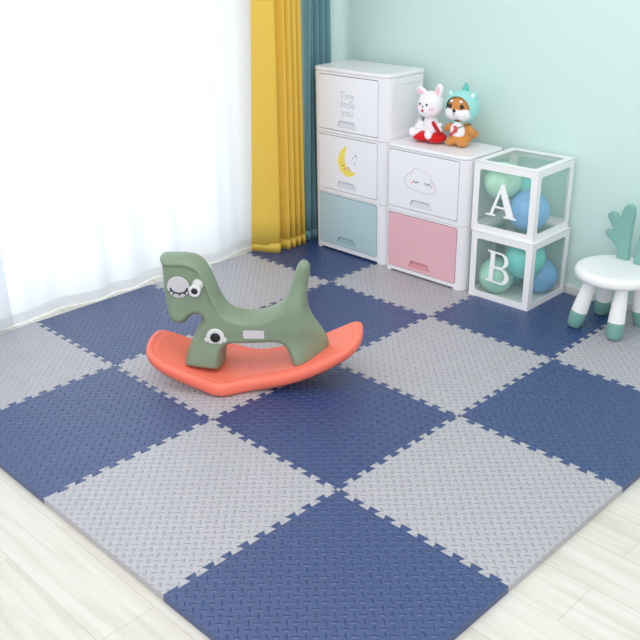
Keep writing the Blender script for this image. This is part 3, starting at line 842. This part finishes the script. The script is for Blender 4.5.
for s in (1, -1):
    ro = .15 if s > 0 else -1.2
    out = catmull([(-.013, 0), (-.019, .022), (-.016, .043), (0, .053), (.016, .043), (.019, .022), (.013, 0)], 5)
    M4 = Matrix.Translation((s*.036, .004, .198)) @ Matrix.Rotation(ro, 4, 'Y')
    e = puff(out, .004, lambda a, b, d, q: (a, q*.010*rnd(d, .010), b)); bmesh.ops.transform(e, matrix=M4, verts=e.verts)
    er = from_bm('ear', e, MT['fur_w'], hd, True)
    out = catmull([(-.008, .006), (-.011, .024), (-.008, .038), (0, .044), (.008, .038), (.011, .024), (.008, .006)], 4)
    e = puff(out, .003, lambda a, b, d, q: (a, -.0075+q*.004*rnd(d, .004), b)); bmesh.ops.transform(e, matrix=M4, verts=e.verts)
    from_bm('ear_lining', e, MT['pinkf'], er, True)
    ellip_bm = ellip(bmesh.new(), (s*.019, -.0505, .166), (.0042, .003, .0052), None, 14); from_bm('eye', ellip_bm, MT['black'], hd, True)
    from_bm('cheek', ellip(bmesh.new(), (s*.037, -.0425, .149), (.011, .004, .007), Matrix.Rotation(s*.55, 3, 'Z'), 14), MT['pinkf'], hd, True)
from_bm('nose', ellip(bmesh.new(), (0, -.0535, .156), (.0045, .003, .0032), None, 12), MT['black'], hd, True)
from_bm('mouth', ellip(bmesh.new(), (0, -.0535, .140), (.0075, .003, .0075), None, 14), MT['red'], hd, True)
bm = bmesh.new()
ellip(bm, (-.020, -.022, .024), (.048, .046, .024)); ellip(bm, (.046, -.014, .026), (.048, .046, .026)); ellip(bm, (.012, .012, .024), (.060, .04, .024))
cu = link('cushion', blob(bm, .004, 5), MT['fur_r'], rb)
for v in cu.data.vertices: v.co.z = max(v.co.z, .0003)
cu['label'] = 'red cushion'
bm = bmesh.new(); tube(bm, [(.080, -.022, .040), (.068, -.032, .062), (.054, -.040, .088), (.050, -.042, .096), (.048, -.043, .099)], [.0085, .0085, .008, .0065, .003], 14)
from_bm('stick', bm, MT['red'], cu, True)

sb = empty('plush_toy', (-.838, 1.694, ZT), .08); tag(sb, 'tan and white dog plush in an aqua hood, right of the rabbit', 'soft toy', 'plush toys on the low cabinet')
bm = bmesh.new()
ellip(bm, (0, .004, .062), (.053, .043, .058)); ellip(bm, (0, 0, .035), (.057, .046, .034))
for s in (1, -1):
    ellip(bm, (s*.030, -.026, .018), (.026, .034, .0185))
    ellip(bm, (s*.060, -.012, .078), (.014, .016, .027), Matrix.Rotation(-s*.75, 3, 'Y'))
ellip(bm, (.048, .040, .05), (.02, .02, .02))
tb = link('torso', blob(bm, .004, 5), MT['fur_o'], sb)
for v in tb.data.vertices: v.co.z = max(v.co.z, .0003)
from_bm('bib', ellip(bmesh.new(), (0, -.026, .070), (.038, .020, .040)), MT['fur_w'], tb, True)
bm = bmesh.new(); ellip(bm, (0, 0, .172), (.066, .056, .060))
hd = link('head', blob(bm, .004, 4), MT['fur_o'], sb)
bm = bmesh.new()
for s in (1, -1): ellip(bm, (s*.024, -.018, .149), (.043, .042, .033))
ellip(bm, (0, -.044, .156), (.026, .020, .020))
link('muzzle', blob(bm, .0035, 6), MT['fur_w'], hd)
from_bm('nose', ellip(bmesh.new(), (0, -.064, .166), (.0085, .006, .0075), None, 16), MT['black'], hd, True)
bm = bmesh.new(); tube(bm, [(0, -.0645, .159), (0, -.0645, .152), (-.004, -.063, .149)], .0011, 6); tube(bm, [(0, -.0645, .152), (.004, -.063, .149)], .0011, 6); from_bm('mouth', bm, MT['dark'], hd, True)
for s in (1, -1):
    from_bm('eye', ellip(bmesh.new(), (s*.031, -.0510, .183), (.0105, .005, .0105), None, 18), MT['black'], hd, True)
    from_bm('eyebrow', ellip(bmesh.new(), (s*.024, -.0478, .204), (.0085, .005, .0062), None, 14), MT['fur_w'], hd, True)
# aqua hood: a shell round the back of the head, open at the face
n = 22; t0 = .92
prof = [(math.sin(t0+(PI-t0)*k/n), -math.cos(t0+(PI-t0)*k/n)) for k in range(n)]+[(0, 1)]
Mh = Matrix.Translation((0, .006, .172)) @ Matrix.Rotation(.12, 4, 'X') @ Matrix.Diagonal((.076, .066, .071, 1)) @ Matrix.Rotation(-PI/2, 4, 'X')
bm = lathe(bmesh.new(), prof, 40, Mh); bmesh.ops.delete(bm, geom=[f for f in bm.faces if len(f.verts) > 4], context='FACES_ONLY')
hood = from_bm('hood', bm, MT['hood'], sb, True)
md = hood.modifiers.new('solid', 'SOLIDIFY'); md.thickness = .005; md.offset = 1
for s in (1, -1):
    e = ellip(bmesh.new(), (s*.060, .002, .226), (.018, .010, .018), Matrix.Rotation(s*.5, 3, 'Z'), 20); er = from_bm('hood_ear', e, MT['hood'], hood, True)
    from_bm('ear_lining', ellip(bmesh.new(), (s*.058, -.006, .227), (.011, .005, .011), Matrix.Rotation(s*.5, 3, 'Z'), 16), MT['fur_w'], er, True)
out = catmull([(-.014, 0), (-.016, .016), (-.010, .032), (.001, .046), (.011, .034), (.016, .016), (.014, 0)], 4)
e = puff(out, .004, lambda a, b, d, q: (a, q*.009*rnd(d, .009), b)); bmesh.ops.transform(e, matrix=Matrix.Translation((.008, .012, .234)), verts=e.verts)
from_bm('leaf', e, MT['fin'], hood, True)
# red ribbon bow on the bib, dark strap over the shoulder
bm = bmesh.new()
for p0, p1, r0 in (((-.004, -.0485, .096), (.003, -.0495, .076), .0065), ((.003, -.0495, .076), (-.024, -.0465, .054), .0075), ((.010, -.0495, .090), (.004, -.0495, .074), .0065)):
    tube(bm, [p0, tuple((a+b)/2 for a, b in zip(p0, p1)), p1], [r0*1.1, r0*.75, r0*1.15], 10)
from_bm('ribbon', bm, MT['bow'], sb, True)
bm = bmesh.new(); tube(bm, catmull([(.008, -.0495, .084), (.026, -.045, .094), (.045, -.030, .102), (.058, -.006, .104)], 5, False), .0019, 8); from_bm('strap', bm, MT['dark'], sb, True)

# ------------------------------------------------------------------ camera, light, world
cam = bpy.data.cameras.new('camera'); co = bpy.data.objects.new('camera', cam); COL.objects.link(co)
cam.sensor_width = 36; cam.lens = 880.12/640*36
az, pit, roll = 2.36100004, -.4194188, -.0168815
fw = Vector((math.cos(pit)*math.cos(az), math.cos(pit)*math.sin(az), math.sin(pit)))
r = fw.cross(Vector((0, 0, 1))).normalized(); u = r.cross(fw)
r2 = r*math.cos(roll)+u*math.sin(roll); u2 = -r*math.sin(roll)+u*math.cos(roll)
co.matrix_world = Matrix(((r2.x, u2.x, -fw.x, 1.53860433), (r2.y, u2.y, -fw.y, -1.57787379), (r2.z, u2.z, -fw.z, 1.53965182), (0, 0, 0, 1)))
cam.clip_start = .05
scn.camera = co

w = bpy.data.worlds.new('world'); scn.world = w; w.use_nodes = True
bg = w.node_tree.nodes['Background']; bg.inputs[0].default_value = (.93, .97, 1, 1); bg.inputs[1].default_value = .80

def area(name, loc, target, sx, sy, power, color=(1, 1, 1)):
    l = bpy.data.lights.new(name, 'AREA'); l.shape = 'RECTANGLE'; l.size = sx; l.size_y = sy; l.energy = power; l.color = color
    o = bpy.data.objects.new(name, l); COL.objects.link(o); o.location = loc
    o.rotation_euler = (Vector(target)-Vector(loc)).to_track_quat('-Z', 'Y').to_euler()
    return o
area('window_light', (-2.32, -.40, 1.25), (0, -.40, 1.2), 3.66, 2.5, 39, (.95, .98, 1))
area('ceiling_light', (.2, -.2, 2.6), (-.1, .1, 0), 2.2, 2.2, 24, (1, .98, .95))

area('camera_side_fill', (2.3, -2.5, 2.2), (-.5, 1.0, .2), 1.6, 1.6, 46, (1, .99, .97))  # added fill lamp from the camera side, brightens the letter box interiors
scn.view_settings.view_transform = 'Standard'; scn.view_settings.look = 'None'; scn.view_settings.exposure = .09; scn.view_settings.gamma = 1
